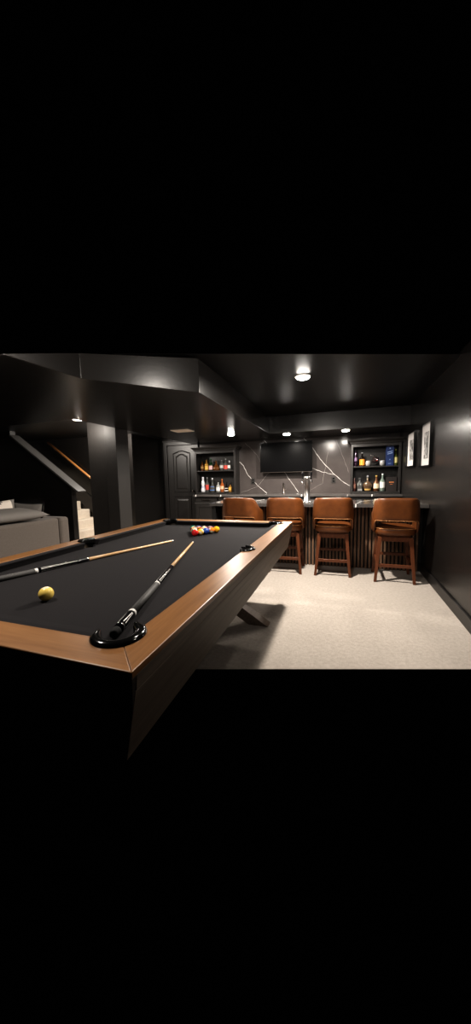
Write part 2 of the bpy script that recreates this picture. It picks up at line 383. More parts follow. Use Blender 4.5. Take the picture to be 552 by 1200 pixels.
# ------------------------------------------------------------------ bottles
GL = {}
def glassm(name, c, rough=.05, trans=.0):
    if name not in GL: GL[name] = mat(name, tuple(v*(.42 if 'glass' in name else .72) for v in c), rough, spec=.6, coat=.3, trans=trans)
    return GL[name]
CLEAR = ('clear bottle glass', (.13, .13, .125)); AMBER = ('amber liquor glass', (.20, .065, .012)); GREEN = ('green bottle glass', (.015, .055, .02))
DARK = ('near black glass', (.012, .009, .008)); WHITEC = ('white glazed ceramic', (.72, .72, .75)); ROSE = ('orange liquor glass', (.55, .16, .04))
PURPLE = ('dark purple glass', (.03, .012, .028)); GOLD = ('golden liquor glass', (.50, .26, .06)); REDL = ('red liquor glass', (.35, .05, .02))
def bottle(x, y, z, h, w, glass, cap, label_c, name, grp, shape='round', lab=(.18, .5), neck=.30, capn=None, name_kind='bottle'):
    g = glassm(*glass); t = w/2
    ns = neck
    sh = {'round': [(t*.9, 0), (t, .02), (t, .50), (t*.93, .56), (t*.55, .66), (t*ns, .74), (t*ns, .93)],
          'tall': [(t*.8, 0), (t*.9, .05), (t, .12), (t*.75, .30), (t*.62, .42), (t*.78, .55), (t*.6, .68), (t*.4, .76), (t*.4, .86)],
          'squat': [(t*.85, 0), (t, .06), (t*.98, .28), (t*.80, .40), (t*.45, .52), (t*.26, .60), (t*.22, .88)],
          'square': [(t*.95, 0), (t, .02), (t, .52), (t*.9, .58), (t*.4, .64), (t*.30, .68), (t*.30, .80)],
          'fan': [(t*.55, 0), (t*.62, .05), (t*.98, .30), (t, .40), (t*.75, .52), (t*.30, .60), (t*.18, .66), (t*.18, .88)]}[shape]
    bm = BM(); add_lathe(bm, [(r_, zz*h) for r_, zz in sh], 20, (x, y, z), sy=.55 if shape == 'fan' else 1, power=7 if shape == 'square' else None)
    o = obj('bottle', bm, g); tag(o, name, 'bottle' if name_kind == 'bottle' else name_kind, grp)
    o.name = name_kind if name_kind != 'bottle' else 'bottle'
    rt, zt = sh[-1]
    bm = BM()
    if capn == 'ball': add_ball(bm, (x, y, z+zt*h+.02), .024); add_tube(bm, (x, y, z+zt*h-.002), (x, y, z+zt*h+.01), .01)
    else: add_lathe(bm, [(rt*1.15, 0), (rt*1.15, h*(1-zt)*.9), (rt*.9, h*(1-zt))], 16, (x, y, z+zt*h-.003))
    obj('cap', bm, glassm(*cap), o)
    if label_c:
        a, b_ = lab
        rr = t*1.015
        bm = BM(); seg = 16
        if shape == 'square':
            add_box(bm, x-t*.8, x+t*.8, y-t-.003, y-t, z+a*h, z+b_*h)
        else:
            vs = []
            for zz in (a*h, b_*h):
                # follow the body at that height
                rz = next((p[0]+(q[0]-p[0])*((zz/h-p[1])/max(q[1]-p[1], 1e-6)) for p, q in zip(sh, sh[1:]) if p[1] <= zz/h <= q[1]), t)
                vs.append([bm.verts.new((x+math.sin(th)*(rz+.0015), y-math.cos(th)*(rz+.0015)*(.55 if shape == 'fan' else 1), z+zz)) for th in [(-1.15+2.3*i/seg) for i in range(seg+1)]])
            for i in range(seg): bm.faces.new((vs[0][i], vs[0][i+1], vs[1][i+1], vs[1][i]))
        obj('label', bm, glassm(*label_c), o)
    return o
WH = ('white label paper', (.75, .73, .70), .6); CR = ('cream label paper', (.72, .60, .40), .6); YE = ('yellow label paper', (.75, .45, .08), .6)
RE = ('red label paper', (.55, .05, .03), .6); BL = ('blue label paper', (.06, .16, .42), .6); ORL = ('orange label paper', (.80, .28, .03), .6); GD = ('gold label foil', (.62, .40, .12), .35)
CK = ('black cap', (.02, .02, .02)); CS = ('silver cap', (.3, .3, .31)); CG = ('gold cap', (.6, .42, .14)); CC = ('copper cap', (.65, .22, .08)); CGN = ('green cap', (.04, .16, .07)); CBL = ('blue stopper', (.10, .14, .40)); CRD = ('red cap', (.5, .04, .03))
zl, zu = .9505, 1.4005
LL, LU, RU, RL = 'bottles on the lower left shelf', 'bottles on the upper left shelf', 'bottles on the upper right shelf', 'bottles on the lower right shelf'
yb = 3.12
# lower left shelf
bottle(-2.352, yb, zl, .325, .105, WHITEC, ('white ceramic stopper', (.75, .75, .8)), ('blue painted band', (.25, .3, .5), .3), 'tall white ceramic bottle, leftmost on the lower left shelf', LL, 'tall', (.30, .36))
bottle(-2.254, yb, zl, .315, .082, CLEAR, CS, RE, 'clear bottle with a red label beside the white ceramic bottle', LL, 'round', (.16, .50))
bottle(-2.137, yb, zl, .30, .115, CLEAR, WHITEC, BL, 'wide clear bottle with a blue label on the lower left shelf', LL, 'squat', (.12, .40))
bottle(-2.006, yb, zl, .225, .095, ('frosted bottle glass', (.55, .55, .52)), CK, WH, 'short pale bottle with a white label on the lower left shelf', LL, 'round', (.14, .46))
bottle(-1.917, yb, zl, .275, .085, ROSE, CC, ('peach label paper', (.75, .45, .28), .6), 'orange bottle with a copper cap on the lower left shelf', LL, 'round', (.22, .46))
bottle(-1.822, yb, zl, .21, .105, DARK, CK, WH, 'squat black bottle with a white patch on the lower left shelf', LL, 'squat', (.10, .40))
bottle(-1.738, yb, zl, .19, .065, GOLD, CK, YE, 'small amber bottle at the right end of the lower left shelf', LL, 'square', (.2, .5))
# upper left shelf
bottle(-2.356, yb, zu, .21, .075, AMBER, CK, ('dull gold label paper', (.35, .2, .06), .6), 'brown whiskey bottle at the left end of the upper left shelf', LU, 'round', (.22, .45))
bottle(-2.257, yb, zu, .245, .085, GOLD, CK, YE, 'bottle with a tall yellow label on the upper left shelf', LU, 'round', (.10, .55))
bottle(-2.160, yb, zu, .25, .09, GREEN, CGN, ('pink label paper', (.75, .48, .48), .6), 'dark green bottle with a pink label on the upper left shelf', LU, 'round', (.08, .42))
bottle(-2.040, yb, zu, .225, .145, AMBER, CLEAR, None, 'wide-bottomed decanter of amber liquor with a ball stopper', LU, 'squat', capn='ball')
bottle(-1.917, yb, zu, .215, .085, CLEAR, CS, ('grey label paper', (.45, .44, .42), .6), 'clear bottle with a grey label on the upper left shelf', LU, 'round', (.22, .5))
bottle(-1.826, yb, zu, .24, .095, CLEAR, CS, RE, 'clear bottle with a wide red label on the upper left shelf', LU, 'round', (.10, .42))
bottle(-1.747, yb, zu, .20, .07, CLEAR, WHITEC, WH, 'small clear bottle at the right end of the upper left shelf', LU, 'square', (.2, .5))
# upper right shelf
bottle(.688, yb, zu, .325, .065, PURPLE, CK, ('violet label paper', (.22, .14, .25), .6), 'tall slim dark bottle at the left end of the upper right shelf', RU, 'tall', (.3, .5))
bottle(.795, yb, zu, .25, .095, DARK, CS, ORL, 'black bottle with an orange label on the upper right shelf', RU, 'round', (.08, .50))
bottle(1.345, yb, zu, .285, .068, ('olive green glass', (.16, .19, .04)), ('lime cap', (.45, .5, .12)), ('pale yellow label paper', (.75, .68, .30), .6), 'green bottle with a pale yellow label beside the blue box', RU, 'round', (.16, .50))
# lower right shelf
bottle(.673, yb, zl, .265, .055, ('dark rose glass', (.10, .035, .03)), CK, ('brown label paper', (.2, .09, .06), .6), 'slim dark bottle at the left end of the lower right shelf', RL, 'round', (.2, .5), .4)
bottle(.764, yb, zl, .255, .096, CLEAR, CLEAR, ('grey cut glass base', (.45, .45, .45), .2), 'square clear glass decanter with a stopper on the lower right shelf', RL, 'square', (.04, .18), capn='ball')
bottle(.897, yb, zl, .285, .165, ('cognac glass', (.16, .10, .06)), CS, GD, 'wide fan-shaped decanter with a gold label on the lower right shelf', RL, 'fan', (.06, .16))
bottle(1.043, yb, zl, .285, .10, ('whiskey glass', (.14, .045, .012)), CG, CR, 'amber bottle with a cream label and gold cap on the lower right shelf', RL, 'round', (.18, .48))
bottle(1.142, yb, zl, .315, .095, ('pale green glass', (.30, .38, .33)), ('white cap', (.7, .72, .72)), WH, 'clear bottle with a white label and white cap beside the dark box', RL, 'round', (.20, .52))
# boxes
def gift_box(name, x0, x1, z0, h, m, label, marks):
    bm = BM(); add_box(bm, x0, x1, yb-.05, yb+.05, z0, z0+h)
    for (a, b_, c, d_, sl) in marks:            # small printed bars and slanted lines of the packaging
        vs = [bm.verts.new((x0+(x1-x0)*p, yb-.0506, z0+h*q)) for p, q in ((a, c), (b_, c+sl), (b_, d_+sl), (a, d_))]
        bm.faces.new(vs).material_index = 1
    o = obj(name, bm, m, normals=False); return tag(o, label, 'box')
gift_box('gift_box', 1.185, 1.305, zu, .34, [solid('deep blue card', (.008, .022, .085), .4), solid('silver blue print', (.28, .38, .62), .4)],
         'tall deep blue bottle box standing on the upper right shelf', [(.15, .85, .66, .69, .06), (.15, .85, .57, .60, .06), (.42, .58, .86, .90, 0), (.46, .54, .28, .33, 0), (.3, .7, .10, .115, 0)])
gift_box('gift_box', 1.197, 1.365, zl, .25, [solid('dark brown card', (.018, .014, .013), .45), solid('copper print', (.62, .22, .07), .4)],
         'wide dark box with small copper print on the lower right shelf', [(.28, .34, .60, .67, 0), (.37, .43, .60, .67, 0), (.46, .52, .60, .67, 0), (.55, .61, .60, .67, 0), (.64, .72, .60, .67, 0), (.38, .62, .48, .50, 0)])
# globe decanter and two round glasses
gd = thing('globe_decanter', 'round dark globe decanter on a stand between two glasses', 'decanter', (1.02, yb, zu))
box('stand_base', .96, 1.07, yb-.04, yb+.04, zu, zu+.018, M['lacquer'], gd, bevel=.004)
bm = BM(); add_ball(bm, (1.015, yb, zu+.11), .058); obj('globe', bm, [glassm('globe glass', (.045, .03, .03))], gd)
bm = BM(); add_path(bm, [(1.015+.066*math.cos(t), yb, zu+.11+.066*math.sin(t)) for t in [math.radians(a_) for a_ in range(-150, 75, 15)]], .006); obj('meridian_arm', bm, M['chrome'], gd)
bm = BM(); add_path(bm, [(.945, yb-.02, zu+.195), (.98, yb-.02, zu+.175), (1.015, yb-.045, zu+.155)], .008); add_ball(bm, (.945, yb-.02, zu+.198), .016); obj('spout', bm, M['chrome'], gd)
bm = BM(); add_ball(bm, (1.04, yb-.044, zu+.10), .02); obj('red_emblem', bm, glassm('red liquor glass', (.35, .03, .02)), gd)
for x, w_ in ((.897, 'left'), (1.130, 'right')):
    bm = BM(); add_lathe(bm, [(.026, 0), (.040, .015), (.046, .045), (.043, .075), (.036, .095), (.033, .095), (.040, .073), (.042, .045), (.03, .015)], 24, (x, yb-.02, zu))
    tag(obj('whiskey_glass', bm, glassm('etched whiskey glass', (.55, .54, .53), .25)), 'small round etched glass standing to the %s of the globe decanter' % w_, 'glass', 'round glasses beside the globe decanter')

# faucet and wall plates
fa = thing('faucet', 'small dark bar faucet on the back counter below the television', 'faucet', (-.63, 3.15, .911))
bm = BM(); add_lathe(bm, [(.026, 0), (.026, .01), (.016, .02), (.014, .13)], 16, (-.63, 3.15, .911)); obj('faucet_body', bm, M['darkmetal'], fa)
bm = BM(); add_path(bm, [(-.63, 3.15, 1.03)] + [(-.63, 3.15-.055+.055*math.cos(t), 1.06+.055*math.sin(t)) for t in [PI*i/8 for i in range(9)]] + [(-.63, 3.04, 1.03)], .009, 10); obj('spout', bm, M['darkmetal'], fa)
bm = BM(); add_tube(bm, (-.615, 3.15, .98), (-.575, 3.15, 1.0), .006); obj('handle', bm, M['darkmetal'], fa)
for x, l in ((-1.29, 'dark outlet plate on the stone wall left of the television'), (.304, 'dark outlet plate on the stone wall right of the television')):
    t = thing('outlet', l, 'outlet', (x, 3.27, 1.12), 'outlet plates on the stone wall')
    box('cover_plate', x-.038, x+.038, 3.270, 3.2764, 1.105, 1.225, M['trimpaint'], t, bevel=.002)
    for z in (1.14, 1.19): box('socket', x-.016, x+.016, 3.268, 3.2699, z-.013, z+.013, M['plastic'], t)

# television on its wall arm
tv = thing('television', 'large black wall mounted television above the back counter', 'television', (-.59, 3.18, 1.32))
x0, x1, z0, z1 = -1.100, -.083, 1.328, 1.915
box('casing', x0, x1, 3.145, 3.17, z0, z1, M['plastic'], tv, bevel=.004)
box('screen', x0+.008, x1-.008, 3.1415, 3.1445, z0+.016, z1-.008, M['screen'], tv)
box('bottom_bezel', x0, x1, 3.140, 3.1448, z0, z0+.009, M['darkmetal'], tv)
box('back_cover', x0+.18, x1-.18, 3.171, 3.195, z0+.05, z1-.16, M['plastic'], tv, bevel=.01)
bm = BM(); add_box(bm, -.67, -.47, 3.255, 3.2762, 1.45, 1.75); add_box(bm, -.60, -.54, 3.1955, 3.255, 1.56, 1.64); obj('wall_mount', bm, M['lacquer'], tv)
# ------------------------------------------------------------------ front bar
BX0, BY = -1.33, 1.349
ba = thing('bar_counter', 'black bar with a slatted walnut front', 'bar', (0.05, 1.5, 0))
box('cabinet_body', BX0+.06, XR-.003, BY+.028, 1.78, 0, .842, M['black'], ba)
bm = BM()
nsl = 58; W_ = XR-.03-(BX0+.07)
for i in range(nsl):
    x = BX0+.07 + W_*i/nsl; add_box(bm, x, x+W_/nsl*.56, BY, BY+.027, .004, .842)
obj('slat_panel', bm, M['slat'], ba)
box('end_panel', BX0, BX0+.055, 1.12, 1.78, 0, .842, M['black'], ba, bevel=.003)
box('toe_strip', BX0+.07, XR-.004, BY+.0272, BY+.0279, .004, .07, M['black'], ba)
countertop('countertop', BX0-.02, XR-.003, 1.097, 1.86, .8425, .884, 'grey polished stone bar top behind the four stools',
           [([(-.93, 1.10), (-.84, 1.3), (-.72, 1.86)], .014, 1), ([(-1.05, 1.10), (-.9, 1.5)], .006, 2), ([(-.1, 1.1), (.1, 1.86)], .008, 2), ([(.62, 1.1), (.70, 1.5), (.9, 1.86)], .008, 1), ([(.25, 1.1), (-.02, 1.6), (-.1, 1.86)], .008, 1)])
# beer tower
bt = thing('beer_tower', 'steel beer tower with two taps standing on the bar top', 'beer tower', (.005, 1.30, .8845))
bm = BM(); add_lathe(bm, [(.062, 0), (.062, .008), (.045, .018), (.0385, .02), (.0385, .315), (.043, .317), (.043, .335), (.036, .352), (.015, .358)], 28, (.005, 1.30, .8845)); obj('column', bm, M['steel'], bt)
for s_ in (-1, 1):
    bm = BM(); x = .005 + s_*.055
    add_tube(bm, (.005+s_*.03, 1.295, 1.195), (x, 1.28, 1.195), .014); add_path(bm, [(x, 1.285, 1.205), (x+s_*.004, 1.265, 1.18), (x+s_*.006, 1.26, 1.135)], .011, 12)
    t = obj('tap', bm, M['chrome'], bt)
    bm = BM(); add_lathe(bm, [(.006, 0), (.007, .02), (.014, .05), (.013, .085), (.006, .092)], 14, (x, 1.28, 1.21)); obj('tap_handle', bm, M['lacquer'], t)
bm = BM(); add_lathe(bm, [(.016, 0), (.019, .050), (.017, .050), (.015, .005)], 20, (.868, 1.28, .8845)); tag(obj('cup', bm, solid('cream paper', (.45, .35, .25), .7)), 'small cream cup on the bar top half hidden by the rightmost stool', 'cup')

# ------------------------------------------------------------------ bar stools
def make_stool(label):
    t = thing('bar_stool', label, 'bar stool', (0, 0, 0), 'leather bar stools along the bar')
    # seat cushion: rounded square, domed
    bm = BM()
    def sq(rx, ry, z, y0=0): return [(rx, ry, z)]
    rings = []
    for rr, z in ((.06, .548), (.19, .548), (.212, .556), (.222, .58), (.222, .612), (.212, .636), (.18, .650), (.10, .656), (.03, .657)):
        ring = []
        for i in range(40):
            a = 2*PI*i/40; ca, sa = math.cos(a), math.sin(a); k = (abs(ca)**3.4 + abs(sa)**3.4)**(-1/3.4)
            ring.append(bm.verts.new((rr*k*ca, rr*k*sa*1.02 - .01, z)))
        rings.append(ring)
    for p, q in zip(rings, rings[1:]):
        for i in range(40): bm.faces.new((p[i], p[(i+1) % 40], q[(i+1) % 40], q[i]))
    bm.faces.new(rings[0][::-1]); bm.faces.new(rings[-1])
    seat = obj('seat', bm, M['leather'], t, smooth=True, subsurf=1, local=True)
    bm = BM()
    P = []
    for i in range(41):
        a = 2*PI*i/40; ca, sa = math.cos(a), math.sin(a); k = (abs(ca)**3.4 + abs(sa)**3.4)**(-1/3.4); P.append((.2215*k*ca, .2215*k*sa*1.02-.01, .630))
    add_path(bm, P, .0035, 6); obj('piping', bm, M['seam'], seat, local=True)
    # wraparound back: plan path from left front round the rear to right front
    plan = []
    hw, yb_, rc, yf = .226, -.245, .11, .13
    for i in range(7): plan.append((-hw, yf + (yb_+rc-yf)*i/6, -1))
    for i in range(1, 8): a = PI + PI/2*i/8; plan.append((-hw+rc+rc*math.cos(a), yb_+rc+rc*math.sin(a), 0))
    for i in range(0, 9): plan.append((-hw+rc + (2*hw-2*rc)*i/8, yb_, 0))
    for i in range(1, 8): a = 1.5*PI + PI/2*i/8; plan.append((hw-rc+rc*math.cos(a), yb_+rc+rc*math.sin(a), 0))
    for i in range(7): plan.append((hw, yb_+rc + (yf-yb_-rc)*i/6, 1))
    L = [0]
    for p, q in zip(plan, plan[1:]): L.append(L[-1] + math.hypot(q[0]-p[0], q[1]-p[1]))
    mid = L[-1]/2
    def sm(a, b_, x): x = min(1, max(0, (x-a)/(b_-a))); return x*x*(3-2*x)
    NT = 8
    cols = []
    for (x, y, _), l in zip(plan, L):
        d = abs(l-mid)
        zt = .985 - .005*(d/.2)**2 - .15*sm(.20, .50, d)
        zb = .715 - .150*sm(.215, .305, d)
        cols.append((x, y, zb, zt))
    bm = BM(); out, inn = [], []
    c0 = Vector((0, -.02))
    for i, (x, y, zb, zt) in enumerate(cols):
        a, b_ = cols[max(i-1, 0)], cols[min(i+1, len(cols)-1)]
        tg = Vector((b_[0]-a[0], b_[1]-a[1])).normalized(); nr = Vector((tg.y, -tg.x))
        if nr.dot(Vector((x, y))-c0) < 0: nr = -nr
        o_, i_ = [], []
        for j in range(NT+1):
            v = j/NT; z = zb + (zt-zb)*v
            lean = -.028*((z-.58)/.4) if y < -.05 else -.028*((z-.58)/.4)*max(0, min(1, (.1-y)/.15))
            tap = 1 - .05*max(0, (z-.78)/.2)
            th = .017 if 0 < j < NT else .010
            o_.append(bm.verts.new((x*tap+nr.x*th, y+lean+nr.y*th, z))); i_.append(bm.verts.new((x*tap-nr.x*th, y+lean-nr.y*th, z)))
        out.append(o_); inn.append(i_)
    for i in range(len(cols)-1):
        for j in range(NT):
            bm.faces.new((out[i][j], out[i+1][j], out[i+1][j+1], out[i][j+1])); bm.faces.new((inn[i][j], inn[i][j+1], inn[i+1][j+1], inn[i+1][j]))
        bm.faces.new((out[i][0], inn[i][0], inn[i+1][0], out[i+1][0])); bm.faces.new((out[i][NT], out[i+1][NT], inn[i+1][NT], inn[i][NT]))
    for e in (0, -1):
        for j in range(NT): bm.faces.new((out[e][j], out[e][j+1], inn[e][j+1], inn[e][j]))
    pts_b = [v.co.copy() for v in [c[0] for c in out]]; pts_t = [v.co.copy() for v in [c[NT] for c in out]]
    bk = obj('backrest', bm, M['leather'], t, smooth=True, subsurf=1, local=True)
    bm = BM(); add_path(bm, [Vector((p.x*1.005, p.y-.006, p.z+.012)) for p in pts_b[8:-8]], .0026, 6); obj('stitching', bm, M['seam'], bk, local=True)
    # swivel frame, legs, stretchers
    bm = BM(); add_box(bm, -.16, .16, -.16, .16, .53, .547); add_box(bm, -.165, .165, -.165, -.14, .475, .53); add_box(bm, -.165, .165, .14, .165, .475, .53); add_box(bm, -.165, -.14, -.14, .14, .475, .53); add_box(bm, .14, .165, -.14, .14, .475, .53)
    obj('seat_frame', bm, M['stoolwood'], t, bevel=.003, local=True)
    T, B_ = .160, .205
    for sx in (-1, 1):
        for sy in (-1, 1):
            bm = BM(); add_bar(bm, (sx*B_, sy*B_, 0), (sx*T, sy*T, .529), .030, .030, .042, .042); obj('leg', bm, M['stoolwood'], t, bevel=.003, local=True)
    def at(z): return B_ + (T-B_)*z/.529
    for sy, z in ((-1, .195), (1, .255)):
        k = at(z); bm = BM(); add_box(bm, -k, k, sy*k-.011, sy*k+.011, z-.018, z+.018); obj('stretcher', bm, M['stoolwood'], t, bevel=.002, local=True)
    for sx in (-1, 1):
        z = .225; k = at(z); bm = BM(); add_box(bm, sx*k-.011, sx*k+.011, -k, k, z-.018, z+.018); obj('stretcher', bm, M['stoolwood'], t, bevel=.002, local=True)
    return t
stl = make_stool('cognac leather bar stool with walnut legs, leftmost of the four at the bar')
stl.location = (-.825, 1.075, 0); stl.rotation_euler = (0, 0, math.radians(-5))
G_ = 'leather bar stools along the bar'
dup(stl, (-.238, 1.085, 0), 'cognac leather bar stool behind the far right table corner, second from left', G_, math.radians(1))
dup(stl, (.353, 1.095, 0), 'cognac leather bar stool just right of the beer tower, third from left', G_, math.radians(1))
dup(stl, (1.045, 1.015, 0), 'cognac leather bar stool nearest the right wall, pulled slightly out', G_, math.radians(-1))

# ------------------------------------------------------------------ framed pictures on the right wall
def picture(y0, y1, z0, z1, label, seed):
    t = thing('framed_picture', label, 'picture', (XR-.01, (y0+y1)/2, z0), 'framed pictures on the right wall')
    x = XR-.001; w = .018
    bm = BM()
    add_box(bm, x-.034, x, y0, y1, z0, z0+w); add_box(bm, x-.034, x, y0, y1, z1-w, z1); add_box(bm, x-.034, x, y0, y0+w, z0+w, z1-w); add_box(bm, x-.034, x, y1-w, y1, z0+w, z1-w)
    obj('frame', bm, M['plastic'], t)
    box('mat_board', x-.012, x-.003, y0+w, y1-w, z0+w, z1-w, M['paper'], t)
    bm = BM(); rnd = random.Random(seed)
    a0, a1, b0, b1 = y0+.145, y1-.145, z0+.10, z1-.11
    add_box(bm, x-.0135, x-.0121, a0, a1, b0, b1, 0)
    for k in range(46):
        yy = rnd.uniform(a0, a1-.03); zz = rnd.uniform(b0, b1-.05); ww = rnd.uniform(.01, .06); hh = rnd.uniform(.01, .09)
        add_box(bm, x-.0142-.00001*k, x-.0136, yy, min(a1, yy+ww), zz, min(b1, zz+hh), rnd.choice((0, 1, 2)))
    obj('print', bm, [solid('mid grey ink', (.16, .155, .15), .6), solid('dark grey ink', (.045, .043, .042), .6), solid('light grey ink', (.38, .37, .36), .6)], t)
picture(1.92, 2.47, 1.345, 1.848, 'black framed grey print in a white mat, nearer the bottle shelf', 3)
picture(1.06, 1.56, 1.325, 1.852, 'black framed grey print in a white mat, nearer the camera', 5)

# ------------------------------------------------------------------ pool table
L_, W_T, WW = 2.551, 1.434, .112       # outer length, outer width, wood width
ZR, ZS = .80, .757                     # rail top, cloth
NX, NY = .158, .158                    # cushion nose inset
pt = thing('pool_table', 'oak railed pool table with black cloth in the foreground', 'pool table', (-W_T/2, -L_/2, 0))
corners = [(-.160, -L_+.155), (-.160, -.155), (-W_T+.160, -L_+.155), (-W_T+.160, -.155)]
corners = [(cx_ + (.012 if cx_ > -.7 else -.012), cy_ + (-.012 if cy_ < -1 else .012)) for cx_, cy_ in corners]
sides = [(-.118, -L_/2), (-W_T+.118, -L_/2)]
holes = [(x, y, .059) for x, y in corners] + [(x, y, .054) for x, y in sides]
def rail(pts, m):
    bm = BM(); add_prism(bm, pts, .782, ZR); o = obj('rail', bm, m, pt)
    cut(o, holes); b = o.modifiers.new('bevel', 'BEVEL'); b.width = .003; b.segments = 2; b.limit_method = 'ANGLE'; b.angle_limit = math.radians(60)
    return o
g = .0004
rail([(0, 0-g), (0, -L_+g), (-WW, -L_+WW+g), (-WW, -WW-g)], M['railY'])
rail([(-W_T, -g), (-W_T+WW, -WW-g), (-W_T+WW, -L_+WW+g), (-W_T, -L_+g)], M['railY'])
rail([(-g, 0), (-WW-g, -WW), (-W_T+WW+g, -WW), (-W_T+g, 0)], M['railX'])
rail([(-g, -L_), (-W_T+g, -L_), (-W_T+WW+g, -L_+WW), (-WW-g, -L_+WW)], M['railX'])
bm = BM(); add_box(bm, -W_T+WW, -WW, -L_+WW, -WW, .725, ZS)
bed = obj('playing_surface', bm, M['cloth'], pt); cut(bed, [(x, y, .052) for x, y in corners] + [(x, y, .048) for x, y in sides])
def cushion(p0, p1, nrm, e0, e1):
    """p0,p1 on the wood line; nrm towards the cloth; e0,e1 how far the nose is shortened at each end"""
    p0, p1, nrm = Vector((*p0, 0)), Vector((*p1, 0)), Vector((*nrm, 0)); d = (p1-p0).normalized(); n_ = .046
    prof = [(0, .7975), (.018, .7985), (n_-.004, .797), (n_, .793), (n_-.012, .775), (n_-.018, ZS+.0006), (0, ZS+.0006)]
    bm = BM(); A = []; B = []
    for o_, z in prof:
        k = o_/n_
        a = p0 + nrm*o_ + d*e0*k; b_ = p1 + nrm*o_ - d*e1*k
        A.append(bm.verts.new((a.x, a.y, z))); B.append(bm.verts.new((b_.x, b_.y, z)))
    bm.faces.new(A); bm.faces.new(B[::-1])
    for i in range(len(prof)): bm.faces.new((A[i], B[i], B[(i+1) % len(prof)], A[(i+1) % len(prof)]))
    obj('cushion', bm, M['cloth'], pt)
cg, sg = .115, .060
w = WW + .0005
ym = -L_/2
for x, nx_ in ((-w, -1), (-W_T+w, 1)):
    cushion((x, -L_+WW+cg-.02), (x, ym-sg), (nx_, 0), .035, .012); cushion((x, ym+sg), (x, -WW-cg+.02), (nx_, 0), .012, .035)
for y, ny_ in ((-w, -1), (-L_+w, 1)):
    cushion((-W_T+WW+cg-.02, y), (-WW-cg+.02, y), (0, ny_), .035, .035)
# pockets: dark cup, glossy horseshoe rim on the rail
for (x, y), rad, ang in [(corners[0], .060, -45), (corners[1], .060, 45), (corners[2], .060, -135), (corners[3], .060, 135), (sides[0], .055, 0), (sides[1], .055, 180)]:
    bm = BM(); R0 = rad-.0015
    add_lathe(bm, [(R0-.012, .66), (R0-.004, .70), (R0-.004, .7240), (R0-.008, .7240), (R0-.016, .668), (.001, .668)], 28, (x, y, 0))
    p = obj('pocket', bm, M['dark'], pt)
    half = 125 if rad > .057 else 95
    prof = [(-.016, .7985), (-.013, .808), (-.004, .8125), (.008, .8115), (.016, .806), (.018, .8005)]
    if rad > .057: prof_in = [(-.014, .775)]
    else: prof_in = [(-.014, .775)]
    pr = prof_in + prof
    bm = BM(); rows = []
    N = 36
    for i in range(N+1):
        t = math.radians(ang - half + 2*half*i/N); k = 1 - .55*max(0, abs(i/N-.5)*2-.8)/.2
        rows.append([bm.verts.new((x+(rad+o_*k)*math.cos(t), y+(rad+o_*k)*math.sin(t), z)) for o_, z in pr])
    for a, b_ in zip(rows, rows[1:]):
        for j in range(len(pr)-1): bm.faces.new((a[j], b_[j], b_[j+1], a[j+1]))
    for rr in (rows[0], rows[-1]): bm.faces.new(rr)
    obj('pocket_rim', bm, M['plastic'], p, smooth=True)
# aprons, inward sloping, with a top moulding; crossed slab legs
def apron(pts, lo, hi, axis, m):
    bm = BM(); add_prism(bm, pts, lo, hi, axis); obj('apron', bm, m, pt, bevel=.002)
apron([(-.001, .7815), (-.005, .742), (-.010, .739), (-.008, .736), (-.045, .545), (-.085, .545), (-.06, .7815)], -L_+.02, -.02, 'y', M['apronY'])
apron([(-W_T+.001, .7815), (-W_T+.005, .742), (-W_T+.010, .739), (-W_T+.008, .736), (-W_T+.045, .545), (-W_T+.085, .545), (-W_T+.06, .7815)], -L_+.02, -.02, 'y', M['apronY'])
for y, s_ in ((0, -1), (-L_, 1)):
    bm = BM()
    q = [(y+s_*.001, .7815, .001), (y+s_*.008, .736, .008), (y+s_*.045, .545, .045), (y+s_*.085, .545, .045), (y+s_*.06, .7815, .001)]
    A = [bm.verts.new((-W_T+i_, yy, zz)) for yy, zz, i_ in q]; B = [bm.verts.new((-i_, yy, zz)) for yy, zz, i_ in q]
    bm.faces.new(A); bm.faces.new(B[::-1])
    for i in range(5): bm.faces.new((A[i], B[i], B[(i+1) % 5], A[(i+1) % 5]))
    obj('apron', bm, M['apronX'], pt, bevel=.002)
bm = BM(); add_box(bm, -W_T+.09, -.09, -L_+.09, -.09, .60, .66); obj('underframe', bm, M['black'], pt)
for yc in (-.55,):
    for s_ in (-1, 1):
        xc = -W_T/2
        fo, ti = xc + s_*.52, xc - s_*.42
        bm = BM(); hw_ = .085
        y0, y1 = (yc-.10, yc-.001) if s_ > 0 else (yc+.001, yc+.10)
        add_prism(bm, [(fo-hw_*1.0, 0), (fo+hw_*1.0, 0), (ti+hw_*1.0, .60), (ti-hw_*1.0, .60)], y0, y1, 'y')
        obj('leg', bm, M['apronY'], pt, bevel=.004)

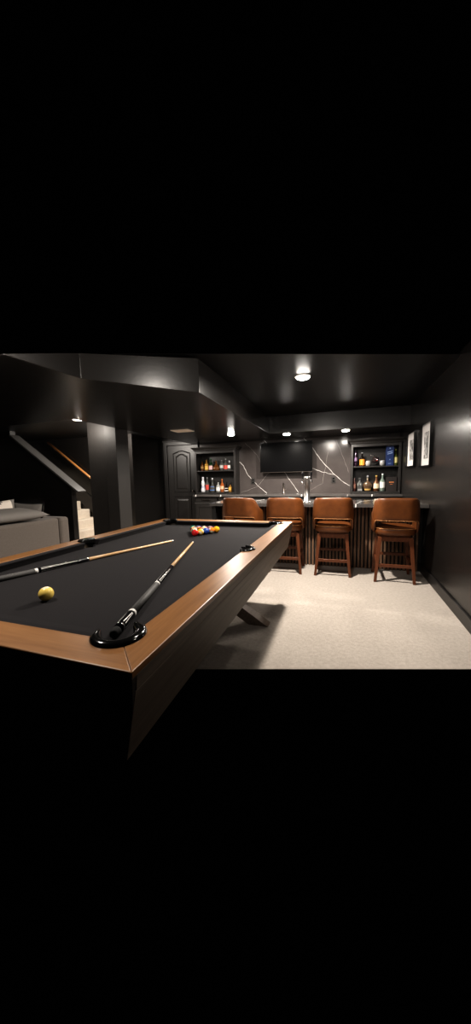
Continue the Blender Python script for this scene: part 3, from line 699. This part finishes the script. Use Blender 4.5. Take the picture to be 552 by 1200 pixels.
# ------------------------------------------------------------------ balls
BR = .0286
BC = {'yellow': (.85, .47, .03), 'blue': (.02, .07, .35), 'red': (.60, .02, .02), 'purple': (.16, .03, .20), 'orange': (.85, .22, .02), 'green': (.01, .20, .15), 'maroon': (.26, .02, .03), 'black': (.01, .01, .01)}
IV = mat('ivory ball resin', (.80, .70, .48), .08, coat=.5)
CUEB = mat('cream cue ball resin', (.90, .66, .17), .10, coat=.5)
BMAT = {k: mat(k + ' ball resin', v, .08, coat=.5) for k, v in BC.items()}
def ball(x, y, col, stripe, label, cat='billiard ball', grp='racked billiard balls', rot=(0, 0, 0)):
    bm = BM(); n = 18
    R3 = (Matrix.Rotation(rot[2], 4, 'Z') @ Matrix.Rotation(rot[1], 4, 'Y') @ Matrix.Rotation(rot[0], 4, 'X'))
    add_lathe(bm, [(BR*math.sin(PI*i/n), -BR*math.cos(PI*i/n)) for i in range(n+1)], 28, (0, 0, 0), mtx=R3)
    inv = R3.inverted()
    for f_ in bm.faces:
        c = inv @ f_.calc_center_median()
        f_.smooth = True
        if stripe and abs(c.z) > BR*.58: f_.material_index = 1
        if (abs(c.x) > BR*.90 and stripe): f_.material_index = 1
        if not stripe and c.z > BR*.90: f_.material_index = 1
    bmesh.ops.translate(bm, verts=bm.verts[:], vec=(x, y, ZS+BR))
    o = obj('billiard_ball' if cat == 'billiard ball' else 'cue_ball', bm, [BMAT.get(col, CUEB), IV])
    return tag(o, label, cat, grp)
rackc = [('red', 0), ('yellow', 1), ('green', 1), ('blue', 0), ('black', 0), ('orange', 0), ('blue', 1), ('purple', 0), ('maroon', 0), ('orange', 1), ('green', 0), ('black', 1), ('red', 0), ('purple', 1), ('yellow', 0)]
# laid out so the right edge reads red, cream stripe, blue, cream stripe, yellow
rows_ = [[('red', 0)], [('green', 1), ('yellow', 1)], [('orange', 1), ('black', 0), ('blue', 0)], [('maroon', 0), ('orange', 0), ('red', 1), ('orange', 1)], [('green', 0), ('blue', 1), ('maroon', 1), ('purple', 1), ('yellow', 0)]]
place = [['at the near point of the rack'],
         ['second row of the rack, left', 'second on the right edge of the rack'],
         ['third row of the rack, left edge', 'in the middle of the rack', 'third on the right edge of the rack'],
         ['fourth row, left edge of the rack', 'fourth row, second from left, inside the rack', 'fourth row, third from left, inside the rack', 'fourth on the right edge of the rack'],
         ['at the far left corner of the rack', 'second from left in the rack back row', 'middle of the rack back row', 'fourth from left in the rack back row', 'at the far right corner of the rack']]
for i, row in enumerate(rows_):
    for j, (c_, s_) in enumerate(row):
        ball(-.717 + (j-i/2)*.0574, -.72 + i*.0498, c_, s_, '%s %s billiard ball %s' % ('striped' if s_ else 'solid', c_, place[i][j]),
             rot=(random.uniform(.2, 1.1) if s_ else random.uniform(-.9, 1.9), random.uniform(-.6, .6), random.uniform(0, 6)))
ball(-.683, -2.182, 'cue', 0, 'cream cue ball alone on the near left of the cloth', 'cue ball', None)

# ------------------------------------------------------------------ cues
def cue(label, tip, butt):
    """length runs along local +Y from butt to tip"""
    tip, butt = Vector(tip), Vector(butt); Lc = (tip-butt).length
    t = thing('pool_cue', label, 'pool cue', butt, 'pool cues lying on the table')
    t.rotation_mode = 'QUATERNION'; t.rotation_quaternion = (tip-butt).to_track_quat('Y', 'Z')
    k = Lc/1.47
    rad = lambda s_: .0157 - (.0157-.0063)*s_/1.47
    Rm = Matrix.Rotation(-PI/2, 4, 'X')
    def seg(name, s0, s1, m, extra=0, parent=None, prof=None):
        bm = BM(); add_lathe(bm, prof or [(rad(s0)+extra, s0*k), (rad(s1)+extra, s1*k)], 20, (0, 0, 0), mtx=Rm)
        return obj(name, bm, m, parent or t, local=True, bevel=0)
    seg('bumper', 0, .03, M['dark'], prof=[(.010, 0), (.0145, .004), (.0150, .024), (.0157, .026*k)])
    bs = seg('butt_sleeve', .0265, .15, M['lacquer'])
    seg('ring', .045, .056, M['chrome'], .0006, bs)
    fa_ = None
    seg('ring', .15, .165, M['ivory'], .0005)
    seg('wrap', .165, .47, M['wrap'], .0002)
    seg('ring', .47, .485, M['ivory'], .0005)
    fo = seg('forearm', .485, .76, M['lacquer'])
    # long inlaid points on sleeve and forearm
    for par, s0, s1 in ((bs, .065, .14), (fo, .50, .70)):
        bm = BM()
        for q in range(4):
            a = PI/4 + q*PI/2
            for da, e in ((-.30, 1), (.30, 1)):
                vs = []
                for s_, wd in ((s0, .10), (s1, .04)):
                    for sg_ in (-1, 1):
                        th = a + da*(1 if s_ == s0 else .35) + sg_*wd; rr = rad(s_)+.0005
                        vs.append(bm.verts.new((rr*math.cos(th), s_*k, rr*math.sin(th))))
                bm.faces.new((vs[0], vs[1], vs[3], vs[2]))
        obj('inlay', bm, M['ivory'], par, local=True)
    seg('joint_collar', .76, .772, M['chrome'], .0003)
    seg('shaft', .772, 1.445, M['maple'])
    seg('ferrule', 1.445, 1.462, M['ivory'])
    seg('tip', 1.462, 1.47, M['wrap'])
    return t
cue('pool cue lying with its butt over the near right corner pocket', (-.608, -.984, ZS+.0066), (-.199, -2.372, ZS+.0162))
cue('pool cue lying along the left side of the cloth, butt out of frame', (-.784, -.962, ZS+.0066), (-1.222, -2.352, ZS+.0162))

# ------------------------------------------------------------------ sofa and pillows
SX0, SX1, SY0, SY1 = -3.40, -2.50, -2.35, -.30
so = thing('sofa', 'grey upholstered sofa seen from behind, beyond the left rail of the pool table', 'sofa', ((SX0+SX1)/2, (SY0+SY1)/2, 0))
def rbox(name, x0, x1, y0, y1, z0, z1, m, parent, bv): return box(name, x0, x1, y0, y1, z0, z1, m, parent, bevel=bv)
rbox('base', SX0, SX1-.03, SY0+.16, SY1-.16, .10, .40, M['sofa'], so, .02)
rbox('backrest', SX1-.20, SX1, SY0+.135, SY1-.135, .08, .842, M['sofa'], so, .03)
rbox('armrest', SX0, SX1+.004, SY1-.132, SY1, .08, .842, M['sofa'], so, .035)
rbox('armrest', SX0, SX1+.004, SY0, SY0+.132, .08, .842, M['sofa'], so, .035)
for k in range(2):
    y0 = SY0+.17+k*.86; rbox('seat_cushion', SX0-.02, SX1-.21, y0, y0+.85, .405, .53, M['sofa'], so, .045)
for x in (SX0+.08, SX1-.08):
    for y in (SY0+.1, SY1-.1):
        bm = BM(); add_lathe(bm, [(.018, 0), (.026, .0995)], 14, (x, y, 0)); obj('foot', bm, M['lacquer'], so)
def pillow(label, w_, h_, th, loc, rot, m, m2=None, pattern=None, piping=None):
    bm = BM(); N = 22
    def P(i, j, s_):
        a, b_ = -1+2*i/N, -1+2*j/N
        k = max(0, (1-a**4)*(1-b_**4))
        pin = 1-.07*(1-abs(a)**2)*abs(b_)**3; pin2 = 1-.07*(1-abs(b_)**2)*abs(a)**3
        return Vector((a*w_/2*pin2, s_*th/2*k**.55, b_*h_/2*pin + h_/2))
    V = {}
    for s_ in (-1, 1):
        for i in range(N+1):
            for j in range(N+1):
                edge = i in (0, N) or j in (0, N)
                if edge and s_ == 1: V[(i, j, 1)] = V[(i, j, -1)]
                else: V[(i, j, s_)] = bm.verts.new(P(i, j, s_))
        for i in range(N):
            for j in range(N):
                q = [V[(i, j, s_)], V[(i+1, j, s_)], V[(i+1, j+1, s_)], V[(i, j+1, s_)]]
                f_ = bm.faces.new(q if s_ == -1 else q[::-1]); f_.smooth = True
                if pattern and pattern(i, j, N): f_.material_index = 1
    R_ = Matrix.Translation(loc) @ (Matrix.Rotation(rot[2], 4, 'Z') @ Matrix.Rotation(rot[0], 4, 'X') @ Matrix.Rotation(rot[1], 4, 'Y'))
    edgep = [V[(i, 0, -1)].co.copy() for i in range(N+1)] + [V[(N, j, -1)].co.copy() for j in range(N+1)] + [V[(N-i, N, -1)].co.copy() for i in range(N+1)] + [V[(0, N-j, -1)].co.copy() for j in range(N+1)]
    bmesh.ops.transform(bm, matrix=R_, verts=bm.verts[:])
    o = tag(obj('throw_pillow', bm, [m, m2 or m]), label, 'pillow', 'throw pillows on the sofa')
    if piping:
        bm = BM(); pts = [R_ @ p for p in edgep]; pts = [p for i, p in enumerate(pts) if i == 0 or (p-pts[i-1]).length > .003]
        add_path(bm, pts, .011, 8); obj('piping', bm, piping, o)
    return o
pillow('large grey throw pillow lying over the top of the sofa back', .66, .40, .10, (-2.46, -.93, .898), (math.radians(-84), 0, math.radians(86)), M['pillow'])
pillow('grey throw pillow with black piping propped beside the far arm of the sofa', .42, .47, .11, (-2.955, -.52, .548), (math.radians(-7), math.radians(4), math.radians(12)), M['pillow'], None, None, M['lacquer'])
pillow('patterned throw pillow with white triangles standing behind the large grey pillow', .46, .53, .12, (-2.875, -.86, .535), (math.radians(-8), 0, math.radians(80)), M['pillow'], M['pillowwhite'], lambda i, j, N: j > 11 and abs(i - 12) < (j - 11)*.75 and abs(i-12) > (j-18)*1.1 or (j > 15 and i % 9 < 2))

# ------------------------------------------------------------------ ceiling fixtures
def can(name, x, y, z, label, power, grp='recessed downlights', r_=.075, lens='lamp', spread=170):
    t = thing(name, label, 'ceiling light', (x, y, z), grp)
    bm = BM(); add_lathe(bm, [(r_+.012, -.012), (r_+.016, -.004), (r_+.016, -.0005)], 32, (x, y, z)); obj('trim_ring', bm, M['white'], t)
    bm = BM(); add_lathe(bm, [(.002, -.030), (r_*.5, -.029), (r_*.85, -.026), (r_, -.018), (r_, -.0125)], 32, (x, y, z)); obj('lens', bm, M[lens], t)
    if power:
        if lens == 'lampdim':
            ld = bpy.data.lights.new('downlight', 'POINT'); ld.shadow_soft_size = .06
        else:
            ld = bpy.data.lights.new('downlight', 'AREA'); ld.shape = 'DISK'; ld.size = r_*1.7; ld.spread = math.radians(spread)
        ld.energy = power; ld.color = (1, .92, .83)
        lo = bpy.data.objects.new('downlight', ld); COL.objects.link(lo); lo.location = (x, y, z-(.11 if lens == 'lampdim' else .034))
    return t
can('downlight', .055, .345, ZC, 'bright round downlight on the main ceiling above the pool table corner', 62, r_=.065)
can('downlight', -.46, 2.46, ZB, 'round downlight in the soffit left of center, above the television', 30, r_=.055)
can('downlight', .50, 2.44, ZB, 'round downlight in the soffit in front of the right bottle shelf', 26, r_=.055)
can('downlight', -1.33, 2.05, ZB, 'round downlight under the bulkhead near the left bottle shelf', 32, r_=.05)
can('downlight', -3.12, .59, 2.13, 'dim round light above the stairs, half hidden by the bulkhead edge', 12, lens='lampdim', r_=.085)
vt = thing('ceiling_vent', 'small pale rectangular vent on the underside of the bulkhead', 'vent', (-1.9, 1.37, ZB))
box('frame', -2.03, -1.74, 1.25, 1.49, ZB-.010, ZB-.0005, M['ventm'], vt, bevel=.003)
for k in range(8):
    box('louver', -2.01, -1.76, 1.275+k*.025, 1.287+k*.025, ZB-.014, ZB-.0102, M['ventm'], vt)
def lamp(x, y, z, e, size=.08, tgt=None, col=(1, .92, .83)):
    ld = bpy.data.lights.new('fill_lamp', 'POINT'); ld.shadow_soft_size = size; ld.energy = e; ld.color = col
    lo = bpy.data.objects.new('fill_lamp', ld); COL.objects.link(lo); lo.location = (x, y, z)
    if tgt: lo.rotation_euler = (Vector(tgt)-Vector((x, y, z))).to_track_quat('-Z', 'Y').to_euler()
    return lo
# added fill lamps without fixtures: three for unseen downlights, one to brighten the stairs
lamp(.12, -1.35, 2.22, 30)
lamp(1.15, -1.7, 2.2, 12)
lamp(-1.10, -2.25, 1.93, 40)
lamp(-3.45, 1.66, 2.05, 75)

w_ = bpy.data.worlds.new('world'); SC.world = w_; w_.use_nodes = True
w_.node_tree.nodes['Background'].inputs[0].default_value = (0, 0, 0, 1); w_.node_tree.nodes['Background'].inputs[1].default_value = 0
SC.view_settings.view_transform = 'Standard'; SC.view_settings.look = 'Medium High Contrast'; SC.view_settings.exposure = 0.55
SC.cycles.use_denoising = True
SC.cycles.max_bounces = 8; SC.cycles.sample_clamp_indirect = 4
